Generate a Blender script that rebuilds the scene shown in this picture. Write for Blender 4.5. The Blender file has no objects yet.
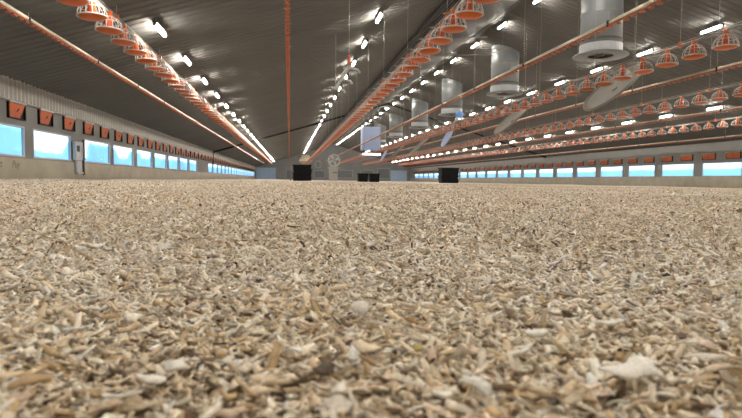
import bpy, math, random
import numpy as np
from mathutils import Matrix, Vector

random.seed(7)
rng = np.random.default_rng(11)
scene = bpy.context.scene
COL = scene.collection

# ------------------------------------------------------------------ camera
F = 536.0                       # focal length in pixels of the 742 x 418 frame
CAM_H = 0.11
VPX, VPY, ROLL = 289.5, 179.0, 0.0087
def nrm(v): return v / np.linalg.norm(v)
EY = nrm(np.array([(VPX - 371) / F, -(VPY - 209) / F, -1.0]))   # long axis of the house in camera axes
_h = np.array([1.0, -ROLL, 0.0])
EX = nrm(_h - EY * _h.dot(EY))
EZ = np.cross(EX, EY)
ROT = np.array([EX, EY, EZ])
CAM = np.array([0.0, 0.0, CAM_H])
cam_d = bpy.data.cameras.new('camera')
cam_d.sensor_width = 36.0
cam_d.lens = F / 742.0 * 36.0
cam_d.clip_start = 0.01
cam_d.clip_end = 2000
cam_d.dof.use_dof = True
cam_d.dof.focus_distance = 2.0
cam_d.dof.aperture_fstop = 14.0
cam = bpy.data.objects.new('camera', cam_d)
COL.objects.link(cam)
m4 = Matrix.Identity(4)
for i in range(3):
    for j in range(3):
        m4[i][j] = ROT[i][j]
m4.translation = Vector(CAM)
cam.matrix_world = m4
scene.camera = cam

# ------------------------------------------------------------------ world and exposure
world = bpy.data.worlds.new('sky')
scene.world = world
world.use_nodes = True
wn = world.node_tree
wbg = wn.nodes['Background']
wtc = wn.nodes.new('ShaderNodeTexCoord')
wnz = wn.nodes.new('ShaderNodeTexNoise')
wnz.inputs['Scale'].default_value = 3.0
wnz.inputs['Detail'].default_value = 4.0
wr = wn.nodes.new('ShaderNodeValToRGB')
wr.color_ramp.elements[0].position = 0.35
wr.color_ramp.elements[0].color = (0.42, 0.68, 1.0, 1)
wr.color_ramp.elements[1].position = 0.62
wr.color_ramp.elements[1].color = (0.93, 0.97, 1.0, 1)
wn.links.new(wtc.outputs['Generated'], wnz.inputs['Vector'])
wn.links.new(wnz.outputs['Fac'], wr.inputs['Fac'])
wn.links.new(wr.outputs['Color'], wbg.inputs['Color'])
wbg.inputs['Strength'].default_value = 1.7
scene.view_settings.view_transform = 'Standard'
scene.view_settings.look = 'None'
scene.view_settings.gamma = 1.0
scene.view_settings.use_curve_mapping = False
scene.view_settings.exposure = 1.1
LAMP_STRENGTH = 98.0

# ------------------------------------------------------------------ measures of the house (metres)
XL, XR, XRIDGE = -5.7, 20.9, 7.6
PITCH, EAVE = 0.30, 2.11
Y0, Y1 = -6.0, 92.0
def roof_z(x):
    return EAVE + PITCH * ((x - XL) if x < XRIDGE else (2 * XRIDGE - XL - x))
def ray(px, py):
    return ROT @ np.array([(px - 371) / F, -(py - 209) / F, -1.0])
def on_z(px, py, z):
    d = ray(px, py); return CAM + d * (z - CAM_H) / d[2]
def on_x(px, py, x):
    d = ray(px, py); return CAM + d * x / d[0]
def ground(x, y):
    r = np.sqrt(x * x + y * y)
    far = np.clip(r / 2.0, 0, 1)
    return (-0.0065 * x * np.clip(r / 6, 0, 1)
            + 0.006 * np.sin(3.1 * x + 1.3 * y + 0.5) * np.clip(r, 0.25, 1) + 0.005 * np.sin(5.3 * y - 2.2 * x + 2) * np.clip(r, 0.25, 1)
            + far * (0.008 * np.sin(0.9 * x - 0.6 * y) + 0.008 * np.sin(0.45 * x + 0.8 * y + 1)))

# ------------------------------------------------------------------ helpers
def srgb(r, g, b):
    f = lambda c: (c / 255 / 12.92) if c <= 10 else ((c / 255 + 0.055) / 1.055) ** 2.4
    return (f(r), f(g), f(b), 1.0)

def mat(name, col, rough=0.5, metal=0.0, var=0.15, scale=8.0, bump=0.0, bscale=40.0, stretch=None, emit=None, estr=0.0, alpha=None, spec=0.5):
    m = bpy.data.materials.new(name)
    m.use_nodes = True
    nt = m.node_tree
    b = nt.nodes['Principled BSDF']
    tc = nt.nodes.new('ShaderNodeTexCoord')
    src = tc.outputs['Object']
    if stretch:
        mp = nt.nodes.new('ShaderNodeMapping')
        mp.inputs['Scale'].default_value = stretch
        nt.links.new(src, mp.inputs['Vector'])
        src = mp.outputs['Vector']
    nz = nt.nodes.new('ShaderNodeTexNoise')
    nz.inputs['Scale'].default_value = scale
    nz.inputs['Detail'].default_value = 6.0
    nt.links.new(src, nz.inputs['Vector'])
    rp = nt.nodes.new('ShaderNodeValToRGB')
    lo = [c * (1 - var) for c in col[:3]] + [1]
    hi = [min(1, c * (1 + var)) for c in col[:3]] + [1]
    rp.color_ramp.elements[0].position = 0.3
    rp.color_ramp.elements[1].position = 0.7
    rp.color_ramp.elements[0].color = lo
    rp.color_ramp.elements[1].color = hi
    nt.links.new(nz.outputs['Fac'], rp.inputs['Fac'])
    nt.links.new(rp.outputs['Color'], b.inputs['Base Color'])
    b.inputs['Roughness'].default_value = rough
    b.inputs['Metallic'].default_value = metal
    b.inputs['Specular IOR Level'].default_value = spec
    if bump:
        n2 = nt.nodes.new('ShaderNodeTexNoise')
        n2.inputs['Scale'].default_value = bscale
        n2.inputs['Detail'].default_value = 8.0
        nt.links.new(src, n2.inputs['Vector'])
        bp = nt.nodes.new('ShaderNodeBump')
        bp.inputs['Strength'].default_value = bump
        bp.inputs['Distance'].default_value = 0.02
        nt.links.new(n2.outputs['Fac'], bp.inputs['Height'])
        nt.links.new(bp.outputs['Normal'], b.inputs['Normal'])
    if emit:
        b.inputs['Emission Color'].default_value = emit
        b.inputs['Emission Strength'].default_value = estr
    return m

class MB:
    """collects shapes; build() links them as one mesh object"""
    def __init__(s): s.v = []; s.f = []
    def box(s, x0, x1, y0, y1, z0, z1):
        n = len(s.v)
        s.v += [(x, y, z) for z in (z0, z1) for y in (y0, y1) for x in (x0, x1)]
        s.f += [[n + i for i in q] for q in ((0, 2, 3, 1), (4, 5, 7, 6), (0, 1, 5, 4), (2, 6, 7, 3), (0, 4, 6, 2), (1, 3, 7, 5))]
        return s
    def tube(s, pts, r, seg=8, caps=True, closed=False):
        pts = [Vector(p) for p in pts]
        n = len(s.v); N = len(pts)
        up = None
        rr = r if hasattr(r, '__len__') else [r] * N
        for i, p in enumerate(pts):
            if closed: t = pts[(i + 1) % N] - pts[i - 1]
            else: t = pts[min(i + 1, N - 1)] - pts[max(i - 1, 0)]
            t.normalize()
            if up is None:
                up = Vector((0, 0, 1)) if abs(t.z) < 0.9 else Vector((1, 0, 0))
            a = t.cross(up); a.normalize(); b = a.cross(t); up = b
            for k in range(seg):
                an = 2 * math.pi * k / seg
                s.v.append(tuple(p + (a * math.cos(an) + b * math.sin(an)) * rr[i]))
        for i in range(N if closed else N - 1):
            j = (i + 1) % N
            for k in range(seg):
                l = (k + 1) % seg
                s.f.append([n + i * seg + k, n + i * seg + l, n + j * seg + l, n + j * seg + k])
        if caps and not closed:
            s.f.append([n + k for k in range(seg)][::-1])
            s.f.append([n + (N - 1) * seg + k for k in range(seg)])
        return s
    def lathe(s, prof, seg=20, c=(0, 0, 0), cap=False):
        n = len(s.v)
        for (r, z) in prof:
            for k in range(seg):
                an = 2 * math.pi * k / seg
                s.v.append((c[0] + r * math.cos(an), c[1] + r * math.sin(an), c[2] + z))
        for i in range(len(prof) - 1):
            for k in range(seg):
                l = (k + 1) % seg
                s.f.append([n + i * seg + k, n + i * seg + l, n + (i + 1) * seg + l, n + (i + 1) * seg + k])
        if cap:
            s.f.append([n + k for k in range(seg)][::-1])
            s.f.append([n + (len(prof) - 1) * seg + k for k in range(seg)])
        return s
    def hexa(s, p8):
        n = len(s.v); s.v += [tuple(p) for p in p8]
        s.f += [[n + i for i in q] for q in ((0, 3, 2, 1), (4, 5, 6, 7), (0, 1, 5, 4), (1, 2, 6, 5), (2, 3, 7, 6), (3, 0, 4, 7))]
        return s
    def mesh(s, name, smooth=False):
        me = bpy.data.meshes.new(name)
        me.from_pydata(s.v, [], s.f)
        if smooth: me.shade_smooth()
        me.update()
        return me
    def build(s, name, material, parent=None, smooth=False, loc=None, bevel=0):
        return link(name, s.mesh(name, smooth), material, parent, loc, bevel)

def link(name, me, material, parent=None, loc=None, bevel=0):
    if material is not None and not me.materials: me.materials.append(material)
    o = bpy.data.objects.new(name, me)
    COL.objects.link(o)
    if parent is not None: o.parent = parent
    if loc is not None: o.location = loc
    if bevel:
        b = o.modifiers.new('bevel', 'BEVEL'); b.width = bevel; b.segments = 2; b.limit_method = 'ANGLE'
    return o

def tag(o, label=None, cat=None, group=None, kind=None):
    if label: o['label'] = label
    if cat: o['category'] = cat
    if group: o['group'] = group
    if kind: o['kind'] = kind
    return o

def empty(name, loc, label, cat, group=None, rot=(0, 0, 0)):
    o = bpy.data.objects.new(name, None)
    o.empty_display_size = 0.1
    COL.objects.link(o)
    o.location = loc; o.rotation_euler = rot
    return tag(o, label, cat, group)

def copy_tree(o, parent=None):
    c = o.copy(); COL.objects.link(c); c.parent = parent
    for ch in list(o.children): copy_tree(ch, c)
    return c

ORD = ['nearest', 'second', 'third', 'fourth', 'fifth', 'sixth', 'seventh', 'eighth', 'ninth', 'tenth', 'eleventh', 'twelfth',
       'thirteenth', 'fourteenth', 'fifteenth', 'sixteenth', 'seventeenth', 'eighteenth', 'nineteenth', 'twentieth']

# ------------------------------------------------------------------ materials
M = {}
def ceiling_mat():
    m = mat('ceiling_sheet', srgb(92, 90, 87), 0.5, 0, 0.1, 0.6)
    nt = m.node_tree
    out = [n for n in nt.nodes if n.type == 'OUTPUT_MATERIAL'][0]
    rp = [n for n in nt.nodes if n.type == 'VALTORGB'][0]
    df = nt.nodes.new('ShaderNodeBsdfDiffuse'); gl = nt.nodes.new('ShaderNodeBsdfGlossy'); mx = nt.nodes.new('ShaderNodeMixShader')
    gl.inputs['Roughness'].default_value = 0.42; gl.inputs['Color'].default_value = (0.9, 0.92, 0.95, 1)
    mx.inputs['Fac'].default_value = 0.035
    nt.links.new(rp.outputs['Color'], df.inputs['Color'])
    nt.links.new(df.outputs['BSDF'], mx.inputs[1]); nt.links.new(gl.outputs['BSDF'], mx.inputs[2])
    nt.links.new(mx.outputs['Shader'], out.inputs['Surface'])
    nt.nodes.remove(nt.nodes['Principled BSDF'])
    return m
M['ceiling'] = ceiling_mat()
M['concrete'] = mat('concrete', srgb(160, 151, 134), 0.8, 0, 0.12, 2.5, 0.25, 30)
M['wall_paint'] = mat('wall_paint', srgb(118, 117, 114), 0.6, 0, 0.06, 2.0, 0.1, 30)
M['cladding'] = mat('white_cladding', srgb(162, 159, 152), 0.45, 0, 0.06, 3)
M['end_wall'] = mat('end_wall', srgb(136, 138, 140), 0.6, 0, 0.08, 0.7)
M['end_panel'] = mat('end_panel', srgb(118, 122, 126), 0.5, 0, 0.08, 2)
M['door_daylight_blue'] = mat('blue_door_and_daylight', srgb(176, 198, 226), 0.5, 0, 0.06, 2)
M['dark_steel'] = mat('dark_steel', srgb(84, 78, 72), 0.55, 0.2, 0.2, 4)
M['lamp_cap'] = mat('lamp_cap', srgb(84, 82, 76), 0.6, 0, 0.1, 8)
M['tray'] = mat('dark_tray', srgb(36, 35, 34), 0.6, 0, 0.2, 6, spec=0.2)
M['galv'] = mat('galvanised', srgb(138, 135, 130), 0.35, 0.75, 0.12, 12)
M['alu'] = mat('aluminium', srgb(168, 158, 140), 0.28, 0.85, 0.1, 12)
M['wire'] = mat('wire', srgb(150, 146, 138), 0.5, 0.4, 0.05, 5)
M['orange'] = mat('orange_plastic', srgb(190, 84, 18), 0.42, 0, 0.1, 14)
M['orange_flap'] = mat('orange_flap', srgb(176, 86, 42), 0.55, 0, 0.1, 9)
M['cup'] = mat('red_orange_cup', srgb(168, 82, 44), 0.5, 0, 0.12, 12)
M['pipe'] = mat('drinker_pipe', srgb(148, 96, 68), 0.4, 0, 0.1, 12)
M['white'] = mat('white_plastic', srgb(172, 168, 161), 0.45, 0, 0.05, 14)
M['offwhite'] = mat('frame_white', srgb(170, 173, 174), 0.5, 0, 0.05, 8)
M['black'] = mat('black_plastic', srgb(9, 9, 10), 0.55, 0, 0.3, 10, spec=0.25)
M['chimney'] = mat('chimney_grey', srgb(120, 124, 126), 0.45, 0, 0.06, 3)
M['dish'] = mat('dish_grey', srgb(122, 116, 105), 0.5, 0, 0.08, 3)
M['dish_daylit'] = mat('dish_daylit', srgb(176, 193, 226), 0.4, 0, 0.05, 3)  # bluish window light painted into the dish colour
M['blue_plastic'] = mat('blue_plastic', srgb(110, 160, 230), 0.4, 0, 0.08, 6)
M['heater'] = mat('heater_daylit', srgb(160, 178, 214), 0.4, 0, 0.06, 2)  # bluish daylight put into the housing's base colour
M['grey_box'] = mat('grey_cabinet', srgb(170, 168, 164), 0.5, 0, 0.06, 3)
M['screen'] = mat('display', srgb(78, 96, 92), 0.25, 0, 0.15, 30)
M['beige'] = mat('beige_hopper', srgb(176, 162, 138), 0.6, 0, 0.08, 3)
M['ink'] = mat('dark_paint', srgb(112, 104, 94), 0.8, 0, 0.35, 30)
M['clear'] = mat('cloudy_plastic', srgb(206, 210, 212), 0.2, 0, 0.15, 5)
M['outdoor_grass'] = mat('outdoor_grass', srgb(96, 120, 70), 0.9, 0, 0.3, 0.3)
M['hedge'] = mat('distant_hedge', srgb(156, 194, 232), 0.9, 0, 0.25, 0.06)  # haze and overexposed daylight painted into the hedge colour
M['lamp'] = mat('lamp_tube', srgb(255, 250, 230), 0.4, 0, 0.0, 5, emit=(1.0, 0.94, 0.85, 1), estr=LAMP_STRENGTH)

M['strip'] = mat('glare_strip', srgb(250, 250, 255), 0.4, 0, 0.0, 5, emit=(0.95, 0.97, 1, 1), estr=4.0)  # emission imitates glare, no lamp there
def glass_mat():
    m = bpy.data.materials.new('window_pane'); m.use_nodes = True
    nt = m.node_tree
    for n in list(nt.nodes): nt.nodes.remove(n)
    out = nt.nodes.new('ShaderNodeOutputMaterial')
    tr = nt.nodes.new('ShaderNodeBsdfTransparent'); tr.inputs['Color'].default_value = (0.80, 0.91, 1.0, 1)
    gl = nt.nodes.new('ShaderNodeBsdfGlossy'); gl.inputs['Roughness'].default_value = 0.08
    mx = nt.nodes.new('ShaderNodeMixShader')
    mx.inputs['Fac'].default_value = 0.05
    nt.links.new(tr.outputs['BSDF'], mx.inputs[1]); nt.links.new(gl.outputs['BSDF'], mx.inputs[2])
    nt.links.new(mx.outputs['Shader'], out.inputs['Surface'])
    return m
M['glass'] = glass_mat()

def litter_mats():
    # chips: colour of each shaving comes from its own attribute, with grain on top
    m = bpy.data.materials.new('wood_shaving'); m.use_nodes = True
    nt = m.node_tree; b = nt.nodes['Principled BSDF']
    at = nt.nodes.new('ShaderNodeAttribute'); at.attribute_name = 'tint'
    tc = nt.nodes.new('ShaderNodeTexCoord')
    nz = nt.nodes.new('ShaderNodeTexNoise'); nz.inputs['Scale'].default_value = 420; nz.inputs['Detail'].default_value = 4
    rp = nt.nodes.new('ShaderNodeValToRGB')
    rp.color_ramp.elements[0].position = 0.3; rp.color_ramp.elements[0].color = (0.80, 0.77, 0.72, 1)
    rp.color_ramp.elements[1].position = 0.65; rp.color_ramp.elements[1].color = (1.1, 1.08, 1.05, 1)
    mx = nt.nodes.new('ShaderNodeMixRGB'); mx.blend_type = 'MULTIPLY'; mx.inputs['Fac'].default_value = 1
    nt.links.new(tc.outputs['Object'], nz.inputs['Vector']); nt.links.new(nz.outputs['Fac'], rp.inputs['Fac'])
    nt.links.new(at.outputs['Color'], mx.inputs[1]); nt.links.new(rp.outputs['Color'], mx.inputs[2])
    nt.links.new(mx.outputs['Color'], b.inputs['Base Color'])
    b.inputs['Roughness'].default_value = 0.7
    b.inputs['Specular IOR Level'].default_value = 0.3
    # litter bed under the chips and far away
    g = bpy.data.materials.new('litter_bed'); g.use_nodes = True
    nt = g.node_tree; b = nt.nodes['Principled BSDF']
    tc = nt.nodes.new('ShaderNodeTexCoord')
    vo = nt.nodes.new('ShaderNodeTexVoronoi'); vo.inputs['Scale'].default_value = 85
    nz = nt.nodes.new('ShaderNodeTexNoise'); nz.inputs['Scale'].default_value = 1.2; nz.inputs['Detail'].default_value = 9
    rp = nt.nodes.new('ShaderNodeValToRGB')
    for e, (p, c) in zip((rp.color_ramp.elements[0], rp.color_ramp.elements[1]), ((0.1, srgb(200, 182, 156)), (0.9, srgb(246, 238, 226)))):
        e.position = p; e.color = c
    r2 = nt.nodes.new('ShaderNodeValToRGB')
    r2.color_ramp.elements[0].position = 0.35; r2.color_ramp.elements[0].color = (0.84, 0.82, 0.80, 1)
    r2.color_ramp.elements[1].position = 0.65; r2.color_ramp.elements[1].color = (1, 1, 1, 1)
    mx = nt.nodes.new('ShaderNodeMixRGB'); mx.blend_type = 'MULTIPLY'; mx.inputs['Fac'].default_value = 1
    sp = nt.nodes.new('ShaderNodeSeparateColor')
    nt.links.new(tc.outputs['Object'], vo.inputs['Vector']); nt.links.new(tc.outputs['Object'], nz.inputs['Vector'])
    nt.links.new(vo.outputs['Color'], sp.inputs['Color'])
    nt.links.new(sp.outputs[0], rp.inputs['Fac']); nt.links.new(nz.outputs['Fac'], r2.inputs['Fac'])
    nt.links.new(rp.outputs['Color'], mx.inputs[1]); nt.links.new(r2.outputs['Color'], mx.inputs[2])
    nt.links.new(mx.outputs['Color'], b.inputs['Base Color'])
    bp = nt.nodes.new('ShaderNodeBump'); bp.inputs['Strength'].default_value = 0.6; bp.inputs['Distance'].default_value = 0.01
    nt.links.new(vo.outputs['Distance'], bp.inputs['Height']); nt.links.new(bp.outputs['Normal'], b.inputs['Normal'])
    b.inputs['Roughness'].default_value = 0.9
    return m, g
M['chip'], M['litter'] = litter_mats()

# ------------------------------------------------------------------ floor (bed of litter)
def sinh_axis(lo, hi, n, s):
    a, b = math.asinh(lo / s), math.asinh(hi / s)
    return np.sinh(np.linspace(a, b, n)) * s
gx = sinh_axis(XL, XR, 170, 0.5); gy = sinh_axis(Y0, Y1, 220, 0.5)
GX, GY = np.meshgrid(gx, gy)
GZ = ground(GX, GY)
me = bpy.data.meshes.new('floor')
nx, ny = len(gx), len(gy)
idx = np.arange(nx * ny).reshape(ny, nx)
quads = np.stack([idx[:-1, :-1], idx[:-1, 1:], idx[1:, 1:], idx[1:, :-1]], -1).reshape(-1, 4)
me.from_pydata(np.stack([GX, GY, GZ], -1).reshape(-1, 3).tolist(), [], quads.tolist())
me.shade_smooth()
tag(link('floor', me, M['litter']), kind='structure')

# ------------------------------------------------------------------ ceiling: two ribbed sheets
def ribbed(profile_axis_len0, len1, pitch, depth, a, b, flip=False):
    """sheet between points-functions a(y), b(y): ribs run from a to b"""
    ys = []; n = int((len1 - profile_axis_len0) / pitch)
    for k in range(n + 1):
        y = profile_axis_len0 + k * pitch
        ys += [(y, 0), (y + pitch * 0.55, 0), (y + pitch * 0.68, 1), (y + pitch * 0.87, 1)]
    ys = [(min(y, len1), d) for y, d in ys if y <= len1 + 1e-6] + [(len1, 0)]
    mb = MB()
    for (y, d) in ys: mb.v += [a(y, d * depth), b(y, d * depth)]
    for i in range(len(ys) - 1): mb.f.append([2 * i, 2 * i + 1, 2 * i + 3, 2 * i + 2])
    return mb
zr = roof_z(XRIDGE)
def seg_sheet(x0, x1):
    return ribbed(Y0, Y1, 0.25, 0.022, lambda y, d: (x0, y, roof_z(x0) + d), lambda y, d: (x1, y, roof_z(x1) + d))
tag(seg_sheet(XL - 0.3, XRIDGE).build('ceiling', M['ceiling']), kind='structure')
tag(seg_sheet(XRIDGE, XR + 0.3).build('ceiling', M['ceiling']), kind='structure')
MBr = MB()
MBr.hexa([(XRIDGE - 0.1, Y0, zr - 0.05), (XRIDGE - 0.1, Y1, zr - 0.05), (XRIDGE, Y1, zr - 0.02), (XRIDGE, Y0, zr - 0.02),
          (XRIDGE - 0.1, Y0, zr - 0.03), (XRIDGE - 0.1, Y1, zr - 0.03), (XRIDGE, Y1, zr), (XRIDGE, Y0, zr)])
MBr.hexa([(XRIDGE, Y0, zr - 0.02), (XRIDGE, Y1, zr - 0.02), (XRIDGE + 0.1, Y1, zr - 0.05), (XRIDGE + 0.1, Y0, zr - 0.05),
          (XRIDGE, Y0, zr), (XRIDGE, Y1, zr), (XRIDGE + 0.1, Y1, zr - 0.03), (XRIDGE + 0.1, Y0, zr - 0.03)])
tag(MBr.build('trim_1', M['ceiling']), kind='structure')

# portal frame of dark steel that divides the hall
fy = 41.5
def frame_bars():
    mb = MB()
    for s, (xa, xb) in enumerate(((XL + 0.1, XRIDGE), (XRIDGE, XR - 0.1))):
        za, zb = roof_z(xa) - 0.02, roof_z(xb) - 0.02
        mb.hexa([(xa, fy - 0.07, za - 0.12), (xb, fy - 0.07, zb - 0.12), (xb, fy + 0.07, zb - 0.12), (xa, fy + 0.07, za - 0.12),
                 (xa, fy - 0.07, za), (xb, fy - 0.07, zb), (xb, fy + 0.07, zb), (xa, fy + 0.07, za)])
    mb.box(XL, XL + 0.10, fy - 0.09, fy + 0.09, 1.2, EAVE)
    return mb
tag(frame_bars().build('trim_2', M['tray']), kind='structure')

# ------------------------------------------------------------------ side walls with window openings
left_win = [(2.2, 4.45), (4.95, 7.2), (7.7, 9.95), (10.45, 12.72), (13.11, 15.22), (16.16, 18.34), (18.66, 20.95), (21.4, 23.66), (24.08, 26.36),
            (26.76, 29.1), (29.5, 31.8), (32.2, 34.7)]
y = 39.4
while y + 2.3 < 90.5: left_win.append((y, y + 2.25)); y += 2.65
right_win = []
y = 25.25 - 3.03 * 5
while y + 2.43 < 90.5: right_win.append((y, y + 2.43)); y += 3.03
WT = 0.06
def side_wall(name, x_in, sgn, wins, zs, zt, base_mat):
    xa, xb = sorted((x_in, x_in + sgn * WT))
    mb = MB()
    mb.box(xa, xb, Y0, Y1, -0.5, zs)
    mb.box(xa, xb, Y0, Y1, zt, EAVE + 0.02)
    prev = Y0
    for (a, b) in wins:
        mb.box(xa, xb, prev, a, zs, zt); prev = b
    mb.box(xa, xb, prev, Y1, zs, zt)
    return tag(mb.build(name, base_mat), kind='structure')
wl = side_wall('wall_left', XL, -1, left_win, 0.53, 1.19, M['wall_paint'])
wr_ = side_wall('wall_right', XR, 1, right_win, 0.43, 1.11, M['wall_paint'])
# concrete plinth under the windows, proud of the panels
MB().box(XL, XL + 0.03, Y0, Y1, -0.5, 0.50).build('plinth', M['concrete'], wl)
MB().box(XR - 0.03, XR, Y0, Y1, -0.5, 0.42).build('plinth', M['concrete'], wr_)
# ribbed cladding strip above the inlets
ribbed(Y0, Y1, 0.17, -0.05, lambda y, d: (XL + 0.012 - d, y, 1.70), lambda y, d: (XL + 0.012 - d, y, 2.14)).build('cladding', M['cladding'], wl)
MB().box(XL, XL + 0.06, Y0, Y1, 1.665, 1.70).build('ledge', M['wall_paint'], wl)
MB().box(XR - 0.05, XR, Y0, Y1, 1.70, 2.10).build('cladding', M['wall_paint'], wr_)
# writing on the plinth of the left wall
for txt, yy, zz in (('rt', 11.55, 0.30), ('Puy', 12.1, 0.30)):
    cu = bpy.data.curves.new('writing', 'FONT'); cu.body = txt; cu.size = 0.21; cu.shear = 0.25; cu.extrude = 0.0005; cu.offset = 0.003
    to = bpy.data.objects.new('tmp', cu)
    tm = bpy.data.meshes.new_from_object(to)
    bpy.data.objects.remove(to)
    tm.transform(Matrix(((0, 0, 1, XL + 0.0305), (1, 0, 0, yy), (0, 1, 0, zz), (0, 0, 0, 1))))
    link('writing', tm, M['ink'], wl)

win_no = 0
def window(x_in, sgn, a, b, zs, zt):
    global win_no
    win_no += 1
    fx0, fx1 = sorted((x_in - sgn * 0.012, x_in + sgn * 0.03))
    t = 0.035
    fm = MB()
    fm.box(fx0, fx1, a, b, zs, zs + t).box(fx0, fx1, a, b, zt - t, zt)
    fm.box(fx0, fx1, a, a + t, zs + t, zt - t).box(fx0, fx1, b - t, b, zs + t, zt - t)
    o = tag(fm.build('window_%d' % win_no, M['offwhite']), kind='structure')
    gx_ = x_in + sgn * 0.012
    MB().box(gx_ - 0.004, gx_ + 0.004, a + t, b - t, zs + t, zt - t).build('pane', M['glass'], o)
    return o
for (a, b) in left_win: window(XL, -1, a, b, 0.53, 1.19)
for (a, b) in right_win: window(XR, 1, a, b, 0.43, 1.11)

# end walls
def gable(name, y0, y1):
    mb = MB()
    pts = [(XL - 0.2, -0.5), (XR + 0.2, -0.5), (XR + 0.2, roof_z(XR) + 0.05), (XRIDGE, zr + 0.1), (XL - 0.2, roof_z(XL) + 0.05)]
    for yy in (y0, y1): mb.v += [(p[0], yy, p[1]) for p in pts]
    mb.f = [[0, 1, 2, 3, 4], [9, 8, 7, 6, 5]] + [[i, i + 5, (i + 1) % 5 + 5, (i + 1) % 5] for i in range(5)]
    return tag(mb.build(name, M['end_wall']), kind='structure')
wb = gable('wall_back', Y1, Y1 + 0.2)
gable('wall_front', Y0 - 0.2, Y0)
for (xa, xb, za, zb) in ((-0.5, 0.9, 0.1, 1.6), (4.2, 5.9, 0.4, 1.55), (8.1, 10.7, 0.4, 1.65), (12.2, 14.4, 0.4, 1.7), (15.1, 17.2, 0.4, 2.0)):
    p = MB().box(xa, xb, Y1 - 0.06, Y1, za, zb).build('panel', M['end_panel'], wb)
    t = 0.07
    MB().box(xa - t, xb + t, Y1 - 0.09, Y1, zb, zb + t).box(xa - t, xb + t, Y1 - 0.09, Y1, za - t, za)\
        .box(xa - t, xa, Y1 - 0.09, Y1, za, zb).box(xb, xb + t, Y1 - 0.09, Y1, za, zb).build('panel_frame', M['offwhite'], p)
for n, (xa, xb, zb) in enumerate(((-5.5, -2.3, 2.0), (17.4, 20.3, 1.75))):  # left one is added to paint bluish window light on the end wall
    d = MB().box(xa, xb, Y1 - 0.08, Y1, -0.1, zb).build('door_and_daylight_%d' % (n + 1), M['door_daylight_blue'], None, bevel=0.01)
    tag(d, kind='structure')
    MB().box(xa + 0.25, xa + 0.4, Y1 - 0.13, Y1 - 0.08, 0.9, 0.96).build('handle', M['dark_steel'], d)

# outdoors: field and distant hedgerows that show through the panes
for (xa, xb) in ((-260, XL - 0.07), (XR + 0.07, 260)):
    tag(MB().box(xa, xb, -150, 420, -0.6, -0.35).build('ground', M['outdoor_grass']), kind='structure')
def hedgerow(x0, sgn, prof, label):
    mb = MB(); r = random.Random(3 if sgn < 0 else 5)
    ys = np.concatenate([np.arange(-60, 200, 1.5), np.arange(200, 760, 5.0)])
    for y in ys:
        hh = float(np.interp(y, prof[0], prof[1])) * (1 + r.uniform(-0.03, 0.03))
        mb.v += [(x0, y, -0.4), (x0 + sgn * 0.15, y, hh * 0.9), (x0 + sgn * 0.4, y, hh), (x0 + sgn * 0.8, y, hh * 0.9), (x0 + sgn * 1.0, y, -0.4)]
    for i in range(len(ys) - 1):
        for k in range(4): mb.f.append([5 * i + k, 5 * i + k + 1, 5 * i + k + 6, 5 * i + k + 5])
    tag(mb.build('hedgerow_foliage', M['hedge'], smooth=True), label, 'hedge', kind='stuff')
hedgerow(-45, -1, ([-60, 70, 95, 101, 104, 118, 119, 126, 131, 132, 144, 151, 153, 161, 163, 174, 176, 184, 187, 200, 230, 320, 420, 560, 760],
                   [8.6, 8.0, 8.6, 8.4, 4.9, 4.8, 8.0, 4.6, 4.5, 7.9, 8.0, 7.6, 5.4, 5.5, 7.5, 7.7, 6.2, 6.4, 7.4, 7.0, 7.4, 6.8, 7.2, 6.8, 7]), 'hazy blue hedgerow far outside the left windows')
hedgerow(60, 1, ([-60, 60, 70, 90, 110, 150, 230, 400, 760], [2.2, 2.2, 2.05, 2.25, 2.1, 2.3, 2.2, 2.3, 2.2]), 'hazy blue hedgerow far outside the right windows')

# ------------------------------------------------------------------ wall air inlets
def make_inlet(label, group, side):
    r = empty('air_inlet', (0, 0, 0), label, 'air inlet', group)      # local: x out of the wall, y along, z up
    left = side == 'left'
    w, h, d = (0.36, 0.175, 0.05) if left else (0.42, 0.155, 0.05)
    fm = MB().box(0, d, -w, w, h - 0.03, h).box(0, d, -w, w, -h, -h + 0.025).box(0, d, -w, -w + 0.03, -h, h).box(0, d, w - 0.03, w, -h, h).box(0, 0.01, -w, w, -h, h)
    fm.build('frame', M['black'], r)
    fl = MB()
    # the flap is hinged at its lower edge and leans into the hall
    ya, yb, yc, yd = (-w + 0.035, w - 0.24, -w - 0.01, w - 0.10) if left else (-w + 0.04, w - 0.04, -w + 0.01, w - 0.01)
    fl.hexa([(0.015, ya, -h + 0.03), (0.015, yb, -h + 0.03), (0.035, yb, -h + 0.03), (0.035, ya, -h + 0.03),
             (0.055, yc, h - 0.035), (0.055, yd, h - 0.035), (0.075, yd, h - 0.035), (0.075, yc, h - 0.035)])
    f = fl.build('flap', M['orange_flap'], r)
    MB().tube([(0.052, -0.05, -0.02), (0.066, 0.01, 0.04)], 0.012, 5).build('latch', M['black'], f)
    MB().box(0.0, 0.085, -w, w - 0.05, h - 0.025, h + 0.012).build('lip', M['cladding'], r)
    return r
def inlet_label(i0, side, k):
    kk = k - i0
    if kk < 0: return 'orange air inlet on the %s wall outside the picture edge' % side, 'air inlets outside the frame'
    if kk < 20: return 'orange flap air inlet above the %s windows, %s counting from the picture edge' % (side, ORD[kk].replace('nearest', 'first')), 'air inlets on the %s wall' % side
    return 'tiny far orange air inlet in the %s wall row towards the end wall' % side, 'air inlets on the %s wall' % side
def row(ys, side, x, sgn, z, first):
    src = None
    for k, yy in enumerate(ys):
        l, g = inlet_label(first, side, k)
        if src is None: o = src = make_inlet(l, g, side)
        else: o = copy_tree(src); tag(o, l, g and 'air inlet', g)
        o.location = (x, yy, z)
        o.rotation_euler = (0, 0, 0 if sgn < 0 else math.pi)
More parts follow.
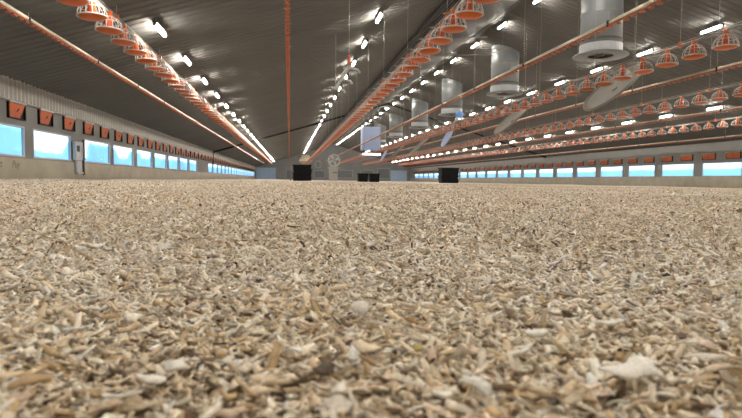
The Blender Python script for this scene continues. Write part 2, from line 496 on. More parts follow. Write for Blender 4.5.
row([12.36 + 1.36 * (k - 2) for k in range(0, 59) if abs(12.36 + 1.36 * (k - 2) - fy) > 0.5], 'left', XL, -1, 1.49, 2)
row([24.22 + 1.515 * (k - 3) for k in range(0, 47) if abs(24.22 + 1.515 * (k - 3) - fy) > 0.5], 'right', XR, 1, 1.41, 2)

# ------------------------------------------------------------------ lamps under the roof
def make_lamp(label, group):
    r = empty('tube_lamp', (0, 0, 0), label, 'lamp', group)
    L = 0.39
    MB().box(-0.048, 0.048, -L, L, 0.012, 0.04).build('housing', M['tray'], r)
    MB().tube([(0, -L, -0.018), (0, L, -0.022)], 0.031, 8).build('tube', M['lamp'], r)
    for s in (-1, 1):
        MB().box(-0.03, 0.03, s * (L + 0.002) - (0.03 if s < 0 else 0), s * (L + 0.002) + (0.03 if s > 0 else 0), -0.055, 0.018).build('end_cap', M['lamp_cap'], r)
    for s in (-1, 1):
        MB().tube([(0, s * 0.3, 0.04), (0, s * 0.3, 0.1)], 0.008, 5).build('hanger', M['wire'], r)
    return r
lamp_src = None
lamp_rows = [(-2.47, 11.0, 2.72, 'leftmost lamp row'), (2.36, 14.3, 2.82, 'second lamp row from left'), (7.87, 19.4, 3.0, 'middle lamp row under the ridge'),
             (12.22, 17.25, 2.97, 'lamp row right of the ridge'), (17.1, 22.5, 2.86, 'rightmost lamp row')]
for ri, (lx, ly, sp, rn) in enumerate(lamp_rows):
    n0 = -int((ly + 4.5) // sp)
    n1 = int((88.5 - ly) // sp)
    vis0 = {0: 0, 1: 0, 2: -1, 3: -1, 4: -1}[ri]
    for k in range(n0, n1 + 1):
        kk = k - vis0
        if kk < 0: lab, g = 'lit tube lamp of the %s outside the top edge' % rn, 'lamps above the frame'
        elif kk < 20: lab, g = 'lit tube lamp, %s in view, %s' % (ORD[kk], rn), rn
        else: lab, g = 'tiny far lit lamp of the %s near the end wall' % rn, rn
        if lamp_src is None: o = lamp_src = make_lamp(lab, g)
        else: o = copy_tree(lamp_src); tag(o, lab, 'lamp', g)
        o.location = (lx, ly + k * sp, roof_z(lx) - 0.10)

# ------------------------------------------------------------------ feeder lines with pans
def grill_mb(seg=14, ringseg=28):
    mb = MB()
    R, H = 0.2, 0.235
    for k in range(seg):
        a = 2 * math.pi * k / seg
        c, s = math.cos(a), math.sin(a)
        pts = [(R, 0.0), (R * 0.985, 0.055), (R * 0.86, 0.12), (R * 0.62, 0.175), (R * 0.33, 0.205)]
        mb.tube([(c * r, s * r, z) for r, z in pts], 0.0062, 4, caps=False)
    for (r, z, t) in ((R, 0.0, 0.012), (R * 0.33, 0.205, 0.009), (R * 0.86, 0.12, 0.005)):
        mb.tube([(r * math.cos(2 * math.pi * k / ringseg), r * math.sin(2 * math.pi * k / ringseg), z) for k in range(ringseg)], t, 5, closed=True)
    return mb
def dish_mb(seg=24):
    return MB().lathe([(0.005, -0.052), (0.08, -0.052), (0.115, -0.044), (0.165, -0.032), (0.196, -0.004), (0.202, 0.006), (0.195, 0.008), (0.16, -0.02), (0.1, -0.03), (0.06, 0.0), (0.005, 0.012)], seg)
def cone_mb(seg=14):
    return MB().lathe([(0.062, 0.02), (0.066, 0.03), (0.055, 0.12), (0.07, 0.19), (0.055, 0.215), (0.045, 0.225), (0.045, 0.30), (0.02, 0.305)], seg)
pan_meshes = None
def make_pan(parent):
    global pan_meshes
    if pan_meshes is None:
        pan_meshes = (dish_mb().mesh('feed_pan', True), grill_mb().mesh('grill', True), cone_mb().mesh('feed_cone', True))
    a = link('feed_pan', pan_meshes[0], M['orange'], parent)
    link('grill', pan_meshes[1], M['white'], a)
    link('feed_cone', pan_meshes[2], M['orange'], a)
    return a
far_grill = None
def add_mesh(acc, mb, y):
    n = len(acc.v)
    acc.v += [(v[0], v[1] + y, v[2]) for v in mb.v]
    acc.f += [[n + i for i in f] for f in mb.f]
def lod_grill():
    mb = MB(); R = 0.2
    for k in range(8):
        a = 2 * math.pi * k / 8; c, s = math.cos(a), math.sin(a)
        mb.tube([(c * r, s * r, z) for r, z in ((R, 0), (R * 0.86, 0.12), (R * 0.33, 0.205))], 0.008, 3, caps=False)
    mb.tube([(R * math.cos(2 * math.pi * k / 10), R * math.sin(2 * math.pi * k / 10), 0) for k in range(10)], 0.012, 3, closed=True)
    return mb
LG, LD, LC = lod_grill(), MB().lathe([(0.005, -0.052), (0.115, -0.044), (0.2, 0.0)], 10), MB().lathe([(0.06, 0.02), (0.05, 0.30)], 6)
pan_src = None
feeders = [(-2.84, 2.45, 8.5, 3, 88.0, 'feeder line of orange pans hanging nearest the left wall'),
           (2.56, 2.50, 7.59, 2, 85.6, 'feeder line of orange pans rising from the black crates to the upper middle'),
           (7.58, 2.50, 8.55, 2, 88.0, 'feeder line of orange pans under the roof ridge, passing before the chimneys'),
           (11.9, 2.455, 12.8, 2, 88.0, 'feeder line of orange pans right of the ridge, second from right wall'),
           (17.9, 2.45, 19.4, 3, 88.0, 'feeder line of orange pans hanging nearest the right wall')]
for fi, (fx, fz, fy0, before, yend, lab) in enumerate(feeders):
    r = empty('feeder_line', (fx, 0, fz), lab, 'feeder line', 'feeder lines')
    MB().tube([(0, -4.5, 0.285), (0, yend, 0.285)], 0.026, 10).build('feed_tube', M['galv'], r, smooth=True)
    MB().tube([(0, -4.5, 0.345), (0, yend, 0.345)], 0.006, 5).build('guard_wire', M['wire'], r)
    ys = np.arange(fy0 - before * 0.75, yend - 0.5, 0.74)
    fg, fd = MB(), MB()
    for k, yy in enumerate(ys):
        if k < 60:
            p = make_pan(r)
            p.location = (0, yy, 0)
            p.rotation_euler = (random.uniform(-0.05, 0.05), random.uniform(-0.05, 0.05), random.uniform(0, 6.28))
        else:
            add_mesh(fg, LG, yy); add_mesh(fd, LD, yy); add_mesh(fd, LC, yy)
    fo = tag(fd.build('feed_pan_row', M['orange'], r), kind='stuff')
    tag(fg.build('grill_row', M['white'], fo), kind='stuff')
    ztop = roof_z(fx) - fz
    for yy in np.arange(fy0 - 6 + 1.1, yend - 2, 3.0):
        w = MB().tube([(0, yy, 0.26), (0, yy, ztop)], 0.0045, 5).build('suspension_wire', M['wire'], r)
        MB().box(-0.035, 0.035, yy - 0.02, yy + 0.02, 0.25, 0.36).build('hanger_clip', M['orange'], w)

# ------------------------------------------------------------------ drinker lines with drip cups
cup_me = MB().lathe([(0.007, -0.012), (0.009, -0.045), (0.012, -0.05), (0.020, -0.058), (0.038, -0.05), (0.042, -0.036), (0.036, -0.042), (0.014, -0.052)], 10).mesh('drip_cup', True)
CUP_FAR = MB().lathe([(0.008, -0.012), (0.014, -0.05), (0.042, -0.036)], 5)
drinkers = [(-3.97, 2.50, 7.4, 'raised drinker line with red cups close to the left wall'),
            (-0.03, 2.50, 6.9, 'raised drinker line running straight overhead as a vertical orange line'),
            (4.82, 2.50, 6.0, 'raised drinker line crossing in front of the grey chimneys'),
            (9.5, 2.64, 9.2, 'raised drinker line just right of the tilted round dishes'),
            (14.6, 2.56, 14.8, 'raised drinker line between the two feeder lines on the right'),
            (19.3, 2.14, 19.8, 'lowest drinker line close along the right wall')]
for (dx, dz, dy0, lab) in drinkers:
    r = empty('drinker_line', (dx, 0, dz), lab, 'drinker line', 'drinker lines')
    MB().box(-0.014, 0.014, -4.5, 89, 0.022, 0.058).build('support_profile', M['alu'], r)
    MB().tube([(0, -4.5, 0), (0, 89, 0)], 0.017, 8).build('water_pipe', M['pipe'], r, smooth=True)
    far = MB()
    for k, yy in enumerate(np.arange(dy0, 88.8, 0.18)):
        if k < 100: link('drip_cup', cup_me, M['cup'], r, (0, yy, 0))
        else: add_mesh(far, CUP_FAR, yy)
    tag(far.build('drip_cup_row', M['cup'], r), kind='stuff')
    ztop = roof_z(dx) - dz
    for yy in np.arange(dy0 - 3 + 1.7, 88, 3.0):
        w = MB().tube([(0, yy, 0.05), (0, yy, ztop)], 0.004, 5).build('suspension_wire', M['wire'], r)
        MB().box(-0.022, 0.022, yy - 0.022, yy + 0.022, -0.02, 0.07).build('hanger_clip', M['black'], w)

# ------------------------------------------------------------------ chimneys and tilted dishes
chim_y = [14.9, 22.07, 29.64, 37.2, 45.8, 54.0]
names6 = ['nearest and largest', 'second', 'third', 'fourth', 'fifth', 'farthest']
for k, cy in enumerate(chim_y):
    r = empty('exhaust_chimney', (9.1, cy, 3.8), '%s grey round exhaust chimney hanging from the roof, counting from the camera' % names6[k], 'chimney', 'exhaust chimneys')
    top = roof_z(9.1) - 3.8 + 0.22
    R = 0.58
    MB().lathe([(R - 0.02, 0.34), (R, 0.34), (R, top), (R - 0.02, top)], 32, cap=False).build('duct', M['chimney'], r, smooth=True)
    MB().lathe([(R - 0.02, 0.10), (R + 0.02, 0.10), (R + 0.02, 0.33), (R - 0.02, 0.33)], 32).build('fan_ring', M['offwhite'], r, smooth=False)
    for zz in (0.42, 1.2, 1.75):
        MB().lathe([(R + 0.002, zz), (R + 0.014, zz), (R + 0.014, zz + 0.05), (R + 0.002, zz + 0.05)], 32).build('band', M['galv'] if zz > 0.5 else M['dark_steel'], r)
    MB().lathe([(0.35, 0.02), (0.75, 0.0), (0.78, 0.02), (0.75, 0.05), (R, 0.10), (R - 0.04, 0.10)], 32).build('inlet_flange', M['chimney'], r, smooth=True)
    MB().lathe([(0.01, 0.03), (0.12, 0.03), (0.14, 0.25), (0.01, 0.26)], 12).build('fan_motor', M['dark_steel'], r, smooth=True)
    for b in range(5):
        a = b * 2 * math.pi / 5
        c, s = math.cos(a), math.sin(a)
        q = [(0.12, -0.05, 0.12), (0.53, -0.09, 0.10), (0.53, 0.09, 0.2), (0.12, 0.05, 0.18)]
        pts = [(x * c - y * s, x * s + y * c, z) for x, y, z in q]
        MB().hexa(pts + [(x, y, z + 0.012) for x, y, z in pts]).build('fan_blade', M['dark_steel'], r)
    MB().box(-0.03, 0.03, -R - 0.06, -R, 0.9, 1.1).build('bracket', M['galv'], r)
# pull rods under the roof, between the cable tray and the chimneys
for ry, xa, xb, nm in ((19.6, 5.6, 7.35, 'nearer'), (22.0, 5.4, 9.1 - 0.6, 'farther')):
    tag(MB().tube([(xa, ry, roof_z(xa) - 0.16), (xb, ry, min(roof_z(xa) + 0.0, roof_z(xb) - 0.12))], 0.02, 6).build('pull_rod', M['galv']), '%s of two thin metal rods under the roof right of the tray' % nm, 'rod')

disc_px = [(613, 87), (511, 119.5), (447.5, 137), (420, 145), (397, 152), (384, 155)]
for k, (px, py) in enumerate(disc_px):
    P = on_x(px, py, 8.3)
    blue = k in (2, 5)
    r = empty('tilted_dish', tuple(P), '%s tilted %s dish hanging below the chimneys, counting from the camera' % (names6[k], 'daylight-tinted' if blue else 'round grey'), 'hanging dish', 'tilted dishes')
    R = (0.9, 0.82, 0.6, 0.9, 0.85, 0.6)[k]
    tilt = math.radians(62 if blue else 45)
    rot = (0, -tilt, 0)
    md = M['dish_daylit'] if blue else M['dish']
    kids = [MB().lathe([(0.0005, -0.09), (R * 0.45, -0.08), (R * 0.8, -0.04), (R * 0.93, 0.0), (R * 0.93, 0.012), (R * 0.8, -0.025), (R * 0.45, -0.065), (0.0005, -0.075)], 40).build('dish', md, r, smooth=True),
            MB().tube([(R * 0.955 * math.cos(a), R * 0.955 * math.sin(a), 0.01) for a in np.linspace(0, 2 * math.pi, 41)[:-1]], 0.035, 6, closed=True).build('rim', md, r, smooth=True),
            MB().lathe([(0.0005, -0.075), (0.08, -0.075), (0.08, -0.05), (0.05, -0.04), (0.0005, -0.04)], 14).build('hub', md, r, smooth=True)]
    xt = R * 0.94
    if k == 2:                                                     # motor on an arm at the upper edge
        kids.append(MB().lathe([(0.01, -0.2), (0.18, -0.16), (0.2, 0.0), (0.16, 0.14), (0.01, 0.2)], 14, c=(R + 0.75, 0, 0.0)).build('motor', M['blue_plastic'], r, smooth=True))
        kids.append(MB().tube([(R * 0.9, 0, 0.0), (R + 0.3, 0.0, 0.0), (R + 0.6, 0, 0.0)], 0.09, 8).build('arm', M['offwhite'], r, smooth=True))
        xt = R + 0.75
    for c in kids: c.rotation_euler = rot
    ex_, ez_ = xt * math.cos(tilt), xt * math.sin(tilt)
    MB().tube([(ex_, 0, ez_), (ex_, 0, roof_z(P[0] + ex_ + 0.01) - P[2] - 0.012)], 0.006, 5).build('suspension_wire', M['wire'], r)

# ------------------------------------------------------------------ cable tray under the roof
tx = 4.42
tz = roof_z(tx) - 0.13
r = empty('cable_tray', (tx, 0, tz), 'dark cable tray with pale brackets running along under the roof', 'cable tray')
MB().box(-0.22, -0.10, -4, 90, -0.06, 0.02).build('rail', M['tray'], r)
MB().box(0.08, 0.22, -4, 90, -0.08, 0.07).build('rail', M['tray'], r)
MB().box(-0.10, 0.08, -4, 90, 0.0, 0.012).build('tray_floor', M['grey_box'], r)
for j, ox in enumerate((-0.05, 0.0, 0.04)):
    MB().tube([(ox, -4, -0.012), (ox, 90, -0.012)], 0.012, 5).build('cable', M['black'], r)
for yy in np.arange(8.0, 60, 1.45):
    MB().box(-0.06, 0.25, yy - 0.02, yy + 0.02, -0.11, -0.085).box(0.23, 0.255, yy - 0.02, yy + 0.02, -0.10, 0.16).build('bracket', M['offwhite'], r)

# short bar with cross arms hanging on wires, in front of the second lamp row
A, B = Vector((1.36, 12.5, 2.72)), Vector((1.3, 15.45, 2.70))
r = empty('hanging_bar', (0, 0, 0), 'pale hanging bar with three short cross arms near the second lamp row', 'hanging bar')
MB().tube([A, B], 0.045, 8).build('bar', M['offwhite'], r, smooth=True)
for t in (0.03, 0.5, 0.97):
    p = A.lerp(B, t)
    MB().tube([p + Vector((-0.12, 0, -0.03)), p + Vector((0, 0, 0.0)), p + Vector((0.22, 0, -0.05)), p + Vector((0.27, 0, -0.12))], 0.03, 6).build('cross_arm', M['offwhite'], r, smooth=True)
MB().box(A.x - 0.035, A.x + 0.035, A.y - 0.035, A.y + 0.035, A.z + 0.03, A.z + 0.26).build('coupling', M['cup'], r, bevel=0.02)
MB().tube([(A.x, A.y, A.z + 0.3), (A.x, A.y, roof_z(A.x))], 0.006, 5).build('suspension_wire', M['wire'], r)
MB().tube([(B.x, B.y, B.z), (B.x, B.y, roof_z(B.x))], 0.006, 5).build('suspension_wire', M['wire'], r)

# ------------------------------------------------------------------ control box on the left wall
r = empty('control_box', (XL + 0.035, 15.50, 0.0), 'grey control box with small display between two left windows', 'control box')
MB().box(0.0, 0.09, -0.26, 0.22, 0.56, 1.06).build('upper_housing', M['offwhite'], r, bevel=0.012)
MB().box(0.09, 0.097, -0.22, -0.02, 0.79, 0.95).build('display', M['screen'], r)
MB().box(0.0, 0.07, -0.14, 0.2, 0.24, 0.55).build('lower_housing', M['offwhite'], r, bevel=0.012)
MB().box(0.0, 0.1, -0.16, 0.22, 0.20, 0.25).build('foot_plate', M['offwhite'], r, bevel=0.006)
MB().tube([(0.05, 0.36, 0.17), (0.05, 0.36, 1.14)], 0.03, 8).build('conduit', M['dark_steel'], r, smooth=True)
MB().tube([(0.05, 0.2, 0.62), (0.06, 0.36, 0.62)], 0.05, 8).build('cable_gland', M['dark_steel'], r, smooth=True)

# ------------------------------------------------------------------ things standing on the litter
def make_crate(name='plastic_crate', w=1.12, d=0.8, h=0.235):
    r = bpy.data.objects.new(name, None); COL.objects.link(r)
    t = 0.03
    b = MB()
    b.hexa([(-w / 2 + .05, -d / 2 + .05, 0), (w / 2 - .05, -d / 2 + .05, 0), (w / 2 - .05, d / 2 - .05, 0), (-w / 2 + .05, d / 2 - .05, 0),
            (-w / 2 + .03, -d / 2 + .03, h - .05), (w / 2 - .03, -d / 2 + .03, h - .05), (w / 2 - .03, d / 2 - .03, h - .05), (-w / 2 + .03, d / 2 - .03, h - .05)])
    b.build('body', M['black'], r)
    MB().box(-w / 2, w / 2, -d / 2, -d / 2 + t, h - .06, h).box(-w / 2, w / 2, d / 2 - t, d / 2, h - .06, h)\
        .box(-w / 2, -w / 2 + t, -d / 2 + t, d / 2 - t, h - .06, h).box(w / 2 - t, w / 2, -d / 2 + t, d / 2 - t, h - .06, h).build('rim', M['black'], r)
    for k in range(7):
        x = -w / 2 + 0.12 + k * (w - 0.24) / 6
        MB().box(x - 0.015, x + 0.015, -d / 2 + .015, -d / 2 + .05, 0.02, h - .05).build('rib', M['black'], r)
    return r
csrc = make_crate()
levels = ['bottom', 'second', 'third', 'top']
used = False
for (cx, cy, where) in ((0.74, 31.9, 'left stack near the overhead drinker line'), (9.65, 31.9, 'right stack before the right windows')):
    z = float(ground(np.array(cx), np.array(cy)))
    for k in range(4):
        o = csrc if not used else copy_tree(csrc)
        used = True
        o.location = (cx + random.uniform(-.02, .02), cy, z + k * 0.236)
        o.rotation_euler = (0, 0, random.uniform(-.03, .03))
        tag(o, 'black plastic crate, %s of the %s' % (levels[k], where), 'crate', 'black crates in two stacks')
for j, (bx_, n) in enumerate(((4.62, 'left'), (5.36, 'right'))):
    o = make_crate('black_bin', 0.7, 0.7, 0.55)
    z = float(ground(np.array(bx_), np.array(34.4)))
    o.location = (bx_ + 0.05, 34.4, z)
    tag(o, '%s one of two low black bins below the daylight-tinted heater' % n, 'bin', 'low black bins')
# slim post beside the left stack
p = MB().tube([(0.08, 31.5, 0), (0.08, 31.5, 0.85)], 0.03, 8).build('leaning_pole', M['galv'], None, smooth=True)
tag(p, 'thin grey pole standing beside the left black crate stack', 'pole')

# cabinet with round drum
cz = float(ground(np.array(4.2), np.array(52.0)))
r = empty('grey_cabinet', (4.2, 52, cz), 'grey floor cabinet with white top far down the hall', 'cabinet')
MB().box(-0.4, 0.4, -0.3, 0.3, 0, 1.2).build('body', M['grey_box'], r, bevel=0.02)
MB().box(-0.06, 0.34, -0.31, -0.30, 0.75, 0.83).build('vent', M['dark_steel'], r)
MB().box(-0.5, 0.55, -0.36, 0.36, 1.2, 1.32).build('top', M['white'], r, bevel=0.02)
r = empty('drum_fan', (4.25, 52, cz + 1.32), 'pale round drum fan standing on the grey cabinet', 'fan')
def ycyl(R0, R1, ya, yb, seg=28):
    mb = MB().lathe([(R0, ya), (R1, ya), (R1, yb), (R0, yb), (R0, ya)], seg)
    mb.v = [(x, z, y) for x, y, z in mb.v]
    return mb
s = ycyl(0.52, 0.6, -0.25, 0.25); s.v = [(x, y, z + 0.66) for x, y, z in s.v]; s.build('housing', M['clear'], r, smooth=False)
g = MB()
for rr in (0.15, 0.3, 0.45): g.tube([(rr * math.cos(a), -0.2, 0.66 + rr * math.sin(a)) for a in np.linspace(0, 2 * math.pi, 25)[:-1]], 0.012, 4, closed=True)
for a in np.linspace(0, math.pi, 5)[:-1]: g.tube([(0.54 * math.cos(a), -0.2, 0.66 + 0.54 * math.sin(a)), (-0.54 * math.cos(a), -0.2, 0.66 - 0.54 * math.sin(a))], 0.012, 4)
g.build('guard', M['white'], r)
s = ycyl(0.01, 0.14, -0.1, 0.2, 12); s.v = [(x, y, z + 0.66) for x, y, z in s.v]; s.build('motor', M['grey_box'], r)
for k in range(4):
    a = k * math.pi / 2 + 0.4; c, sn = math.cos(a), math.sin(a)
    q = [(0.1, -0.08, 0.02), (0.48, -0.12, -0.02), (0.48, 0.12, 0.1), (0.1, 0.08, 0.06)]
    pts = [(x * c - y * sn, z, 0.66 + x * sn + y * c) for x, y, z in q]
    MB().hexa(pts + [(x, y + 0.015, z) for x, y, z in pts]).build('blade', M['clear'], r)
MB().box(-0.35, 0.35, -0.22, 0.22, 0.0, 0.09).build('stand', M['grey_box'], r)

# round ring fan before the end wall
r = empty('ring_fan', (4.8, 90.9, 2.62), 'small pale ring shaped fan against the far end wall', 'fan')
ycyl(0.5, 0.62, -0.15, 0.15).build('ring', M['white'], r)
for k in range(3):
    a = k * 2.1; c, sn = math.cos(a), math.sin(a)
    pts = [(x * c - y * sn, z, x * sn + y * c) for x, y, z in [(0.0, -0.06, 0), (0.5, -0.1, -0.02), (0.5, 0.1, 0.04), (0.0, 0.06, 0.02)]]
    MB().hexa(pts + [(x, y + 0.02, z) for x, y, z in pts]).build('blade', M['end_panel'], r)
MB().box(-0.05, 0.05, 0.1, 1.1, -0.05, 0.05).build('bracket', M['galv'], r)

# hanging heater
hx_, hy_, hz_ = 6.0, 40.0, 1.95
r = empty('hanging_heater', (hx_, hy_, hz_), 'daylight-tinted box heater hanging over the hall, left of the tilted dishes', 'heater')
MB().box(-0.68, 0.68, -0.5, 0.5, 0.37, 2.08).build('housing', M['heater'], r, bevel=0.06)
MB().box(-0.62, 0.62, -0.52, -0.50, 1.15, 1.18).box(-0.62, 0.62, -0.52, -0.50, 0.75, 0.78).build('seam', M['grey_box'], r)
MB().box(-0.72, 0.74, -0.55, 0.55, 0.02, 0.10).build('outlet_plate', M['white'], r, bevel=0.02)
MB().box(-0.66, 0.68, -0.57, -0.552, 0.0, 0.10).build('glare_strip', M['strip'], r)  # glowing strip added to stand in for glare below the heater
for sx in (-0.6, 0.6):
    for sy in (-0.42, 0.42): MB().tube([(sx, sy, 0.08), (sx, sy, 0.40)], 0.03, 6).build('strut', M['dark_steel'], r)
for sx in (-0.5, 0.5): MB().tube([(sx, 0, 2.06), (sx, 0, roof_z(hx_ + sx) - hz_)], 0.01, 5).build('suspension_wire', M['wire'], r)
MB().lathe([(0.2, 2.06), (0.2, 2.3), (0.05, 2.35), (0.05, roof_z(hx_) - hz_)], 12, c=(0.1, 0, 0)).build('flue', M['dark_steel'], r)

# feed hopper at the end of the second feeder line
r = empty('feed_hopper', (2.56, 87.2, 2.1), 'beige feed hopper above the left black crate stack at the far end', 'feed hopper')
def frus(w0, w1, z0, z1): return MB().hexa([(-w0, -w0, z0), (w0, -w0, z0), (w0, w0, z0), (-w0, w0, z0), (-w1, -w1, z1), (w1, -w1, z1), (w1, w1, z1), (-w1, w1, z1)])
frus(1.1, 0.95, 0.9, 1.2).build('bin', M['beige'], r)
frus(0.95, 0.5, 1.2, 1.9).build('lid', M['beige'], r)
frus(0.2, 1.1, 0.35, 0.9).build('funnel', M['beige'], r)
MB().box(-0.15, 0.15, -0.6, 0.2, 0.3, 0.5).build('auger_boot', M['galv'], r)
for s in (-0.4, 0.4): MB().tube([(s, s, 1.88), (s, s, roof_z(2.56 + s - 0.012) - 2.1 - 0.015)], 0.012, 5).build('suspension_wire', M['wire'], r)

# ------------------------------------------------------------------ wood shavings
PAL = np.array([srgb(*c)[:3] for c in ((250, 245, 236), (244, 233, 215), (230, 213, 186), (208, 184, 148), (253, 252, 249), (124, 103, 82), (241, 224, 210), (250, 243, 229))])
PW = np.array([0.22, 0.20, 0.17, 0.13, 0.10, 0.06, 0.05, 0.10])
def chips(n, x, y, L, W, T, S, tilt, lift, curl, tint=None, tan=False):
    """n curved slivers: S stations along the length; T>0 gives them thickness"""
    t = np.linspace(-0.5, 0.5, S)[None, :]
    k = (rng.uniform(-1, 1, (n, 1)) * curl) + 1e-3
    cx = L[:, None] * np.sin(k * t) / k
    cz = L[:, None] * (1 - np.cos(k * t)) / k
    taper = rng.uniform(0.25, 0.85, (n, 1)); skew = rng.uniform(-0.5, 0.5, (n, 1))
    w = W[:, None] * (1 - (1 - taper) * np.abs(2 * t) ** 1.6) * (1 + skew * t) * rng.uniform(0.75, 1.2, (n, S)) * 0.5
    bow = W[:, None] * rng.uniform(-0.6, 0.6, (n, 1)) * (t ** 2) * 2
    nxn, nzn = -np.sin(k * t), np.cos(k * t)
    side = [(-1, 1), (1, 1), (1, -1), (-1, -1)] if T is not None else [(-1, 0), (1, 0)]
    V = np.empty((n, S, len(side), 3))
    for q, (sy, sz) in enumerate(side):
        h = 0 if T is None else T[:, None] * 0.5 * sz
        V[:, :, q, 0] = cx + nxn * h
        V[:, :, q, 1] = w * sy + bow
        V[:, :, q, 2] = cz + nzn * h
    a = rng.normal(0, tilt, n); b = rng.normal(0, tilt * 1.3, n); c = rng.uniform(0, 2 * np.pi, n)
    ca, sa, cb, sb, cc, sc = np.cos(a), np.sin(a), np.cos(b), np.sin(b), np.cos(c), np.sin(c)
    Rx = np.zeros((n, 3, 3)); Rx[:, 0, 0] = 1; Rx[:, 1, 1] = cb; Rx[:, 1, 2] = -sb; Rx[:, 2, 1] = sb; Rx[:, 2, 2] = cb
    Ry = np.zeros((n, 3, 3)); Ry[:, 1, 1] = 1; Ry[:, 0, 0] = ca; Ry[:, 0, 2] = sa; Ry[:, 2, 0] = -sa; Ry[:, 2, 2] = ca
    Rz = np.zeros((n, 3, 3)); Rz[:, 2, 2] = 1; Rz[:, 0, 0] = cc; Rz[:, 0, 1] = -sc; Rz[:, 1, 0] = sc; Rz[:, 1, 1] = cc
    R = Rz @ Ry @ Rx
    V = np.einsum('nij,nsqj->nsqi', R, V)
    V[..., 0] += x[:, None, None]; V[..., 1] += y[:, None, None]
    V[..., 2] += (ground(x, y) + lift)[:, None, None]
    Q = len(side); per = S * Q
    base = np.arange(n)[:, None] * per
    fl = []
    for s in range(S - 1):
        for q in range(Q if Q == 4 else 1):
            q2 = (q + 1) % Q
            fl.append([s * Q + q, s * Q + q2, (s + 1) * Q + q2, (s + 1) * Q + q])
    if Q == 4: fl += [[3, 2, 1, 0], [(S - 1) * 4 + i for i in range(4)]]
    Fc = (base[:, None, :] + np.array(fl)[None]).reshape(-1, 4)
    col = PAL[rng.choice(len(PAL), n, p=PW / PW.sum())] if tint is None else np.tile(np.array(tint), (n, 1))
    col = col * rng.uniform(0.85, 1.1, (n, 1))
    if tan:
        col = np.where(rng.uniform(0, 1, (n, 1)) < 0.8, col * (1 - np.clip((0.6 - np.sqrt(x * x + y * y)) / 0.3, 0, 1)[:, None] * np.array([0.04, 0.09, 0.18])), col)
    return V.reshape(-1, 3), Fc, np.repeat(col, per, axis=0)

def mesh_np(name, parts):
    off = 0; Vs, Fs, Cs = [], [], []
    for V, Fc, Cc in parts:
        Vs.append(V); Fs.append(Fc + off); Cs.append(Cc); off += len(V)
    V = np.concatenate(Vs).astype(np.float32); Fc = np.concatenate(Fs).astype(np.int32); Cc = np.clip(np.concatenate(Cs), 0, 1)
    me = bpy.data.meshes.new(name)
    me.vertices.add(len(V)); me.vertices.foreach_set('co', V.ravel())
    me.loops.add(Fc.size); me.loops.foreach_set('vertex_index', Fc.ravel())
    me.polygons.add(len(Fc)); me.polygons.foreach_set('loop_start', np.arange(len(Fc), dtype=np.int32) * 4)
    at = me.attributes.new('tint', 'FLOAT_COLOR', 'POINT')
    at.data.foreach_set('color', np.concatenate([Cc, np.ones((len(Cc), 1))], 1).astype(np.float32).ravel())
    me.update(calc_edges=True)
    return me

def wedge(n, r0, r1, half=0.80):
    r = np.sqrt(rng.uniform(r0 * r0, r1 * r1, n)); a = rng.uniform(-half, half, n) + 0.145
    x, y = r * np.sin(a), r * np.cos(a)
    keep = (x > XL + 0.1) & (x < XR - 0.1)
    return x[keep], y[keep]
def lengths(n, med, sig, lo, hi): return np.clip(np.exp(rng.normal(math.log(med), sig, n)), lo, hi)
parts = []
x, y = wedge(52000, 0.10, 0.75); n = len(x)
L = lengths(n, 0.0076, 0.5, 0.003, 0.026); W = np.clip(L * rng.uniform(0.14, 0.5, n), 0.0012, 0.0065)
parts.append(chips(n, x, y, L, W, rng.uniform(0.0005, 0.0012, n), 3, 0.36, rng.uniform(0.001, 0.011, n), 1.7, tan=True))
x, y = wedge(350, 0.14, 1.5); n = len(x)
L = lengths(n, 0.014, 0.3, 0.008, 0.024); W = L * rng.uniform(0.4, 0.8, n)
parts.append(chips(n, x, y, L, W, rng.uniform(0.0005, 0.001, n), 5, 0.3, rng.uniform(0.009, 0.013, n), 1.8, srgb(247, 241, 230)[:3]))
x, y = wedge(115000, 0.75, 1.8); n = len(x)
L = lengths(n, 0.0082, 0.48, 0.0035, 0.028); W = np.clip(L * rng.uniform(0.13, 0.45, n), 0.0013, 0.0065)
parts.append(chips(n, x, y, L, W, None, 3, 0.42, rng.uniform(0.001, 0.012, n), 1.7))
x, y = wedge(170000, 1.8, 6.0); n = len(x)
L = lengths(n, 0.012, 0.4, 0.005, 0.032); W = np.clip(L * rng.uniform(0.25, 0.6, n), 0.003, 0.011)
parts.append(chips(n, x, y, L, W, None, 3, 0.45, rng.uniform(0.001, 0.013, n), 1.6))
x, y = wedge(190000, 6.0, 20.0); n = len(x)
L = lengths(n, 0.02, 0.4, 0.008, 0.045); W = np.clip(L * rng.uniform(0.3, 0.7, n), 0.005, 0.02)
parts.append(chips(n, x, y, L, W, None, 2, 0.5, rng.uniform(0.001, 0.014, n), 1.0))
# thinner cover to either side of the view
r_ = np.sqrt(rng.uniform(0.01, 2.2 ** 2, 60000)); a_ = 0.145 + rng.choice([-1, 1], 60000) * rng.uniform(0.8, 1.6, 60000)
x, y = r_ * np.sin(a_), r_ * np.cos(a_); n = len(x)
L = lengths(n, 0.011, 0.4, 0.005, 0.028); W = np.clip(L * rng.uniform(0.25, 0.6, n), 0.003, 0.009)
parts.append(chips(n, x, y, L, W, None, 3, 0.42, rng.uniform(0.001, 0.012, n), 1.7))
ws = link('wood_shavings', mesh_np('wood_shavings', parts), M['chip'])
tag(ws, 'bed of pale wood shavings covering the whole floor', 'wood shavings', kind='stuff')

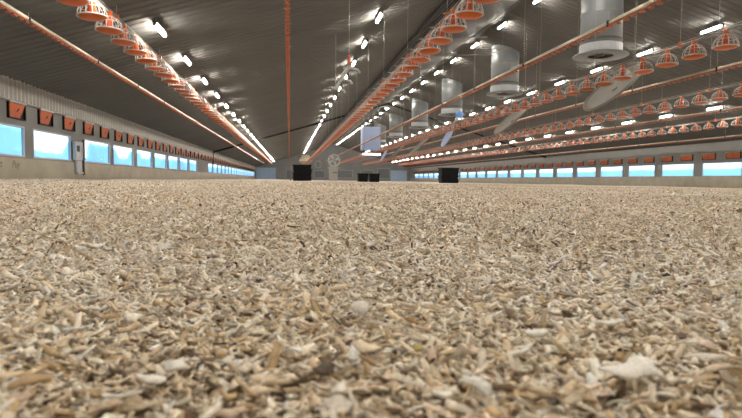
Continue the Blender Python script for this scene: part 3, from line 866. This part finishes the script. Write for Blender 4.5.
# single large flakes that stand out in the foreground
flakes = [(632, 375, 46, 'largest white curled wood flake at lower right'), (655, 383, 24, 'white flake touching the largest flake at lower right'), (609, 329, 26, 'upright white flake above the largest flake at right'),
          (536, 339, 22, 'pale flake left of the upright white flake'), (523, 357, 20, 'small white flake lower right of centre'), (728, 378, 34, 'cream flake at the right picture edge'),
          (572, 407, 24, 'cream flake at the bottom edge right of centre'), (478, 392, 32, 'broad pale flake at the bottom right of centre'), (443, 401, 20, 'small white flake beside the broad pale flake'),
          (419, 354, 15, 'small yellowish oval flake right of centre'), (366, 352, 30, 'long cream curl in the middle foreground'), (293, 355, 20, 'bright white flake left of the middle foreground'),
          (338, 396, 22, 'white flake at the bottom middle'), (324, 374, 24, 'dark grey brown flake in the middle foreground'), (120, 400, 36, 'lower end white flake of the pale streak at left'),
          (150, 383, 36, 'middle white flake of the pale streak at left'), (176, 368, 30, 'upper white flake of the pale streak at left'), (67, 354, 10, 'tiny bright chip at the left foreground'),
          (225, 365, 20, 'squarish white flake right of the pale streak'), (111, 319, 16, 'round cream flake at left middle distance'), (30, 385, 30, 'tan flake at the lower left edge'), (396, 340, 12, 'small white chip above the long cream curl')]
for (px, py, size, lab) in flakes:
    P = on_z(px, py, 0.016)
    dist = np.linalg.norm(P - CAM)
    Lf = 1.0 * size / F * dist
    tint = srgb(92, 80, 68)[:3] if 'dark' in lab else srgb(214, 196, 130)[:3] if 'yellow' in lab else srgb(196, 168, 126)[:3] if 'tan' in lab else srgb(226, 210, 184)[:3] if 'cream' in lab else srgb(248, 244, 235)[:3]
    V, Fc, Cc = chips(1, np.array([0.0]), np.array([0.0]), np.array([Lf]), np.array([Lf * random.uniform(0.5, 0.75)]), np.array([0.0012]), 8, 0.16, np.array([0.0]), 1.5, tint)
    V = V - V.mean(0)
    o = link('wood_flake', mesh_np('wood_flake', [(V, Fc, Cc)]), M['chip'], None, (P[0], P[1], float(ground(np.array(P[0]), np.array(P[1]))) + 0.017))
    tag(o, lab, 'wood flake', 'large flakes in the foreground')
